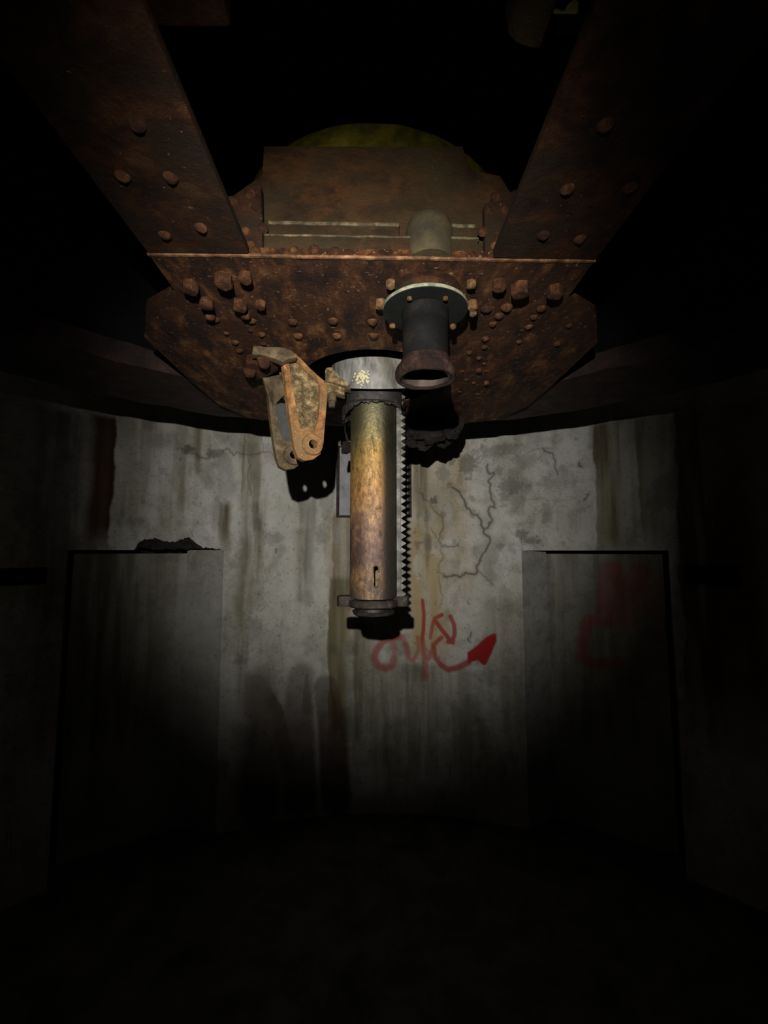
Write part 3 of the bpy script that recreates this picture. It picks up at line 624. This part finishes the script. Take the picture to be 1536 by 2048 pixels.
# ------------------------------------------------------------------ lifting column with rack
RC = .1175
zt_ = on_y(748, 790, D-RC).z+.05; zb_ = on_y(750, 1200, D-RC).z
col = thing('lifting_column', (0, D, zb_-.06), 'ochre and brown rusted hanging steel column with a toothed rack', 'column')
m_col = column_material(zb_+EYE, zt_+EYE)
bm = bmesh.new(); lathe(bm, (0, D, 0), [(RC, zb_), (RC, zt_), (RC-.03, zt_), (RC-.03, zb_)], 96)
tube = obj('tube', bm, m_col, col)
c1, c2 = on_y(752, 1136, D-RC), on_y(752, 1170, D-RC); bm = bmesh.new()
ov = [(.0095*math.cos(t), .0095*math.sin(t)) for t in np.linspace(0, math.pi, 9)]
prism(bm, [(c1.x+x, D-RC-.03, c1.z+z) for x, z in ov]+[(c1.x-x, D-RC-.03, c2.z-z) for x, z in ov], (0, .075, 0)); cut(tube, bm)
bm = bmesh.new()
path = [(.013*math.cos(t), .013*math.sin(t)) for t in np.linspace(0, math.pi, 9)]
loop = [(c1.x+x, c1.z+z) for x, z in path]+[(c1.x-x, c2.z-z) for x, z in path]; n = len(loop); rings = []
for x, z in loop:
    cx, cz = c1.x, min(max(z, c2.z), c1.z); d = Vector((x-cx, 0, z-cz)).normalized(); ys = D-math.sqrt(RC**2-x*x)
    rings.append([bm.verts.new(Vector((x, ys, z))+d*.0032*math.cos(a)+Vector((0, -.0032*math.sin(a), 0))) for a in np.linspace(-.4, math.pi+.4, 6)])
for i in range(n):
    for j in range(5): bm.faces.new((rings[i][j], rings[(i+1) % n][j], rings[(i+1) % n][j+1], rings[i][j+1]))
k = obj('slot_rim', bm, m_panel, col); k['label'] = 'pale raised rim of an upright slot'
# collar and torn seal
zc0 = on_y(747, 800, D-.147).z; zc1 = zs+.0
bm = bmesh.new(); lathe(bm, (0, D, 0), [(.120, zc0+.01), (.140, zc0), (.147, zc0+.012), (.147, zc1-.005), (.150, zc1+.02), (.120, zc1+.02)], 72); obj('collar', bm, m_grease, col)
bm = bmesh.new(); seg = 160; rows = []
for i in range(seg):
    t = 2*math.pi*i/seg; ca, sa = math.cos(t), math.sin(t)
    side = max(0, -ca-.1)                     # sags on the left
    rag = .010*mnoise.noise(Vector((ca*9, sa*9, 1)))+.006*mnoise.noise(Vector((ca*30, sa*30, 4)))
    lowz = zc0-.010-rag*1.2-max(0, side-.45)*.09*(1 if sa < .6 else .4); rr = .140+side*.012+.004*mnoise.noise(Vector((ca*14, sa*14, 9)))
    rows.append([bm.verts.new((rr*ca, D+rr*sa, zc0+.012)), bm.verts.new(((rr+.012)*ca, D+(rr+.012)*sa, zc0-.004)), bm.verts.new(((rr+.008)*ca, D+(rr+.008)*sa, lowz)), bm.verts.new(((rr-.003)*ca, D+(rr-.003)*sa, lowz+.004)), bm.verts.new(((rr-.012)*ca, D+(rr-.012)*sa, zc0+.008))])
for i in range(seg):
    A, B = rows[i], rows[(i+1) % seg]
    for j in range(5): bm.faces.new((A[j], B[j], B[(j+1) % 5], A[(j+1) % 5]))
k = obj('seal', bm, m_grease, col); k['label'] = 'torn dark ragged seal sagging on the left'
# rack
r0 = on_y(798, 790, D).z; r1 = on_y(798, 1194, D).z
bm = bmesh.new(); box(bm, (RC-.004, D-.04, r1), (RC+.018, D+.05, r0), .003); rk = obj('rack', bm, m_rack, col)
pitch = .0352; tm = []
bm = bmesh.new(); prism(bm, [(0, 0, -.5*pitch), (0, 0, .5*pitch), (.011, 0, .27*pitch), (.024, 0, .07*pitch), (.024, 0, -.07*pitch), (.011, 0, -.27*pitch)], (0, .075, 0))
for v in bm.verts: v.co -= Vector((.012, .0375, 0))
bmesh.ops.recalc_face_normals(bm, faces=bm.faces)
tme = bpy.data.meshes.new('tooth'); bm.to_mesh(tme); bm.free(); tme.materials.append(m_rack)
k = int((r0-r1)/pitch)
for i in range(k): place('tooth', tme, None, rk, (RC+.018+.0115, D+.003, r1+(i+.5)*pitch))
# foot flange
fz0 = on_y(750, 1219, D-.125).z; fz1 = on_y(750, 1203, D-.125).z
bm = bmesh.new(); lathe(bm, (0, D, 0), [(.09, fz0), (.121, fz0), (.126, fz0+.006), (.126, fz1-.006), (.121, fz1), (.09, fz1)], 72); roughen(bm, .002, 30, 3); ff = obj('foot_flange', bm, m_foot, col)
for s in (-1, 1):
    bm = bmesh.new(); xo = -.180 if s < 0 else .176; rr = .034
    pts = [(s*.09, D-.045), (xo-s*rr*.6, D-.045)]+[(xo-s*rr*.6+s*rr*.6*math.sin(t), D-.045*math.cos(t)) for t in np.linspace(.3, math.pi-.3, 7)]+[(xo-s*rr*.6, D+.045), (s*.09, D+.045)]
    prism(bm, [(x, y, fz0+.002) for x, y in pts], (0, 0, .050), .006); obj('ear', bm, m_foot, col)
bm = bmesh.new(); lathe(bm, (0, D, 0), [(.0001, fz0-.02), (.092, fz0-.02), (.092, fz0), (.0001, fz0)], 64); obj('foot_gap', bm, m_black, col)  # core coloured black as the shaded gap under the flange
bm = bmesh.new(); lathe(bm, (0, D, 0), [(.0001, fz0-.042), (.088, fz0-.042), (.099, fz0-.036), (.105, fz0-.02), (.0001, fz0-.02)], 64); roughen(bm, .003, 25, 6); obj('end_cap', bm, m_foot, col)

# ------------------------------------------------------------------ cast clevis bracket
br = thing('clevis_bracket', (-.35, 1.95, .8), 'orange rusted cast clevis bracket with two cheeks, left of the column', 'bracket')
n1 = Vector((.50, -.866, 0)).normalized()
p1 = on_y(623, 890, 1.90)                    # front pivot eye
p2 = on_y(585, 911, 2.085)                   # rear pivot eye
G = lambda P: [(470+x/6.678, 680+y/6.677) for x, y in P]
outer = G([(640, 240), (650, 150), (760, 140), (900, 270), (1000, 375), (1100, 470), (1190, 545), (1235, 640), (1238, 700), (1220, 900), (1200, 1130), (1180, 1390), (1140, 1520), (1050, 1592), (930, 1612), (840, 1565), (795, 1440), (765, 1270), (740, 1100), (700, 800), (670, 500), (645, 330)])
inner = G([(718, 280), (760, 235), (830, 290), (930, 400), (1050, 500), (1118, 565), (1135, 640), (1130, 900), (1105, 1100), (1060, 1200), (960, 1195), (880, 1190), (845, 1080), (800, 800), (740, 470)])
def ringpair(bm, O, I, depth_o, cen):
    # rim between outer and inner outlines (coplanar 3-D points), raised by vector depth_o
    ang = lambda p: math.atan2((p-cen).z, (p-cen).dot(tx))
    tx = Vector((-n1.y, n1.x, 0))
    def hit(P, t):
        d = Vector((math.cos(t), math.sin(t))); best = None
        for i in range(len(P)):
            a = Vector(((P[i]-cen).dot(tx), (P[i]-cen).z)); b = Vector(((P[(i+1) % len(P)]-cen).dot(tx), (P[(i+1) % len(P)]-cen).z))
            e = b-a; den = d.x*e.y-d.y*e.x
            if abs(den) < 1e-9: continue
            s = (a.x*e.y-a.y*e.x)/den; q = (a.x*d.y-a.y*d.x)/den
            if s > 0 and -1e-6 <= q <= 1+1e-6: best = max(best or 0, s)
        return cen+tx*(d.x*best)+Vector((0, 0, d.y*best))
    T = sorted(set(round(ang(p), 5) for p in O+I)); A = []; B = []
    for t in T: A.append(hit(O, t)); B.append(hit(I, t))
    n = len(T); mk = lambda L, o: [bm.verts.new(p+o) for p in L]
    z0 = Vector((0, 0, 0)); a0, a1, b0, b1 = mk(A, z0), mk(A, depth_o), mk(B, z0), mk([b.lerp(cen, -.0) for b in B], depth_o)
    for i in range(n):
        j = (i+1) % n
        for q in ((a0, a1), (a1, b1), (b1, b0), (b0, a0)): bm.faces.new((q[0][i], q[0][j], q[1][j], q[1][i]))
def cheek(p, shift, mat, panel_mat, who):
    O = [on_plane(u, v, p1, n1)+shift for u, v in outer]; I = [on_plane(u, v, p1, n1)+shift for u, v in inner]
    back = -n1*.030
    bm = bmesh.new(); prism(bm, [q-n1*.0155 for q in O], back*.5, 0); ck = obj('cheek', bm, mat, br, sharp=30); ck['label'] = who
    bm = bmesh.new(); ringpair(bm, O, I, -n1*.016, sum(I, Vector())/len(I)); rim = obj('raised_rim', bm, mat, ck, sharp=30)
    for q in (ck, rim):
        bm = bmesh.new(); lathe(bm, p-n1*.1, [(.0001, 0), (.0195, 0), (.0195, .2), (.0001, .2)], 24, True, n1); cut(q, bm)
    bm = bmesh.new(); lathe(bm, p, [(.02, -.03), (.047, -.03), (.047, .016), (.044, .020), (.02, .020)], 40, True, n1); obj('pivot_eye', bm, mat, ck)
    if panel_mat:
        bm = bmesh.new(); c = sum(I, Vector())/len(I); prism(bm, [c+(q-c)*.995-n1*.0125 for q in I], -n1*.005); k = obj('recessed_panel', bm, panel_mat, ck); k['label'] = 'flaking cream and brown sunken face' if panel_mat is m_panel else 'smooth grey sunken face'
    return O
O1 = cheek(p1, Vector((0, 0, 0)), m_cheek, m_panel, 'bright orange front cheek')
sh = p2-p1; sh2 = Vector((sh.x, sh.y, sh.z))
m_grey = rust('smooth_grey_recess', [(.02, .0205, .02), (.033, .034, .033), (.046, .047, .045), (.08, .075, .06)], 9, .55, .2)
O2 = cheek(p2, sh2, m_arm, m_grey, 'olive grey rear cheek')
# rear face behind the sunken field, with a dark three-cornered gap below it
bm = bmesh.new(); top_f = on_plane(567, 740, p1, n1)-n1*.02
rearp = lambda u, v: on_plane(u, v, p2, n1)
prism(bm, [rearp(u, v) for u, v in ((524, 745), (545, 728), (600, 735), (640, 780), (600, 850), (566, 795), (552, 806), (545, 820), (536, 790), (528, 762))], -n1*.02, .003); rg = obj('rear_gusset', bm, m_arm, br)
for q in [rg]+[k for k in br.children_recursive if k.type == 'MESH' and (k.get('label') in ('olive grey rear cheek', 'smooth grey sunken face'))]:
    bm = bmesh.new(); prism(bm, [rearp(u, v)+n1*.12 for u, v in ((554, 808), (560, 798), (568, 790), (575, 800), (573, 806), (564, 804))], -n1*.3); cut(q, bm)
# top bridge and mounting foot
bm = bmesh.new(); n3 = Vector((.1, -1, 0)).normalized(); pt = on_z(570, 700, ZP-.01)
bp_ = lambda u, v: on_plane(u, v, pt, n3)
bridge = G([(225, 188), (238, 95), (290, 70), (420, 90), (560, 80), (640, 85), (760, 140), (830, 230), (700, 260), (640, 300), (560, 262), (410, 205), (250, 188)])
prism(bm, [bp_(u, v) for u, v in bridge], Vector((-.012, .045, 0)), .004); roughen(bm, .002, 25, 3); obj('bridge', bm, m_arm, br)
bm = bmesh.new(); foot = [on_z(u, v, ZP-.045) for u, v in ((485, 748), (492, 728), (544, 728), (556, 742), (532, 756), (500, 764))]
prism(bm, foot, (0, 0, .045), .006); obj('mounting_foot', bm, m_plate, br)
for u, v, r in ((500, 742, .031), (527, 724, .031)):
    stud('rivet', on_z(u, v, ZP-.045), r, br, h=1.6)
# arm reaching to the drum clamp with its nut
yl2 = 1.955
bm = bmesh.new(); prism(bm, [on_y(u, v, yl2) for u, v in ((640, 755), (648, 762), (664, 767), (690, 776), (688, 789), (668, 783), (657, 784), (653, 800), (646, 800))], (0, .07, 0), .004); obj('clamp_arm', bm, m_panel, br)
q0 = on_y(664, 783, yl2+.03); bm = bmesh.new(); lathe(bm, (q0.x, q0.y, q0.z-.075), [(.0001, 0), (.014, 0), (.016, .01), (.016, .026), (.021, .026), (.021, .08), (.0001, .08)], 12); k = obj('nut', bm, m_arm, br); k['label'] = 'grey nut under the clamp arm'

# ------------------------------------------------------------------ black flanged pipe
px_, py_ = on_z(850, 614, .80).xy
pi = thing('flanged_pipe', (px_, py_, .6), 'short black flanged pipe with an open mouth, right of the column', 'pipe')
zl = on_y(846, 752, py_).z
bm = bmesh.new(); z5 = zl+.02
lathe(bm, (px_, py_, 0), [(.0775, z5), (.0745, z5+.04), (.074, .70), (.0755, .735), (.0735, .738), (.0735, .743), (.0765, .746), (.078, .80), (.068, .80), (.071, z5)], 72); obj('barrel', bm, m_pipe, pi)
bm = bmesh.new(); lathe(bm, (px_, py_, 0), [(.076, .783), (.1385, .783), (.1385, .786), (.076, .786)], 72); obj('flange_underside', bm, m_under, pi)
bm = bmesh.new(); lathe(bm, (px_, py_, 0), [(.06, .786), (.136, .786), (.139, .789), (.139, .796), (.136, .799), (.06, .806)], 72); roughen(bm, .0015, 20, 4); k = obj('upper_flange', bm, m_rim, pi); k['label'] = 'pale green rimmed upper flange'
bm = bmesh.new(); lathe(bm, (px_, py_, 0), [(.0001, .806), (.095, .806), (.10, .843), (.118, .847), (.118, .85), (.0001, .85)], 56); obj('neck', bm, m_girder, pi)
bm = bmesh.new(); lathe(bm, (px_, py_, 0), [(.0775, z5+.035), (.084, z5+.018), (.094, z5+.006), (.099, z5-.008), (.099, z5-.022), (.095, z5-.031), (.086, z5-.033), (.0825, z5-.030), (.081, z5-.012), (.073, z5-.008), (.072, z5+.035)], 72); roughen(bm, .004, 18, 4)
b2 = bmesh.new(); lathe(b2, (px_, py_, 0), [(.0805, z5-.029), (.0725, z5-.0275), (.0715, z5+.008), (.0805, z5+.008)], 64); obj('lit_bore', b2, m_bore, pi)  # inner ring with the lit strip put into its colour
k = obj('mouth_flange', bm, m_lip, pi); k['label'] = 'purplish rusty flange around the open mouth'
for u, v, r, z in ((781, 563, .016, ZP), (942, 563, .016, ZP), (761, 602, .020, ZP), (945, 606, .017, .815), (946, 622, .012, .80), (785, 648, .0105, .785), (906, 649, .0105, .785), (819, 594, .008, .784), (891, 594, .008, .784)):
    stud('pale', on_z(u, v, z), r, pi, h=1.3)
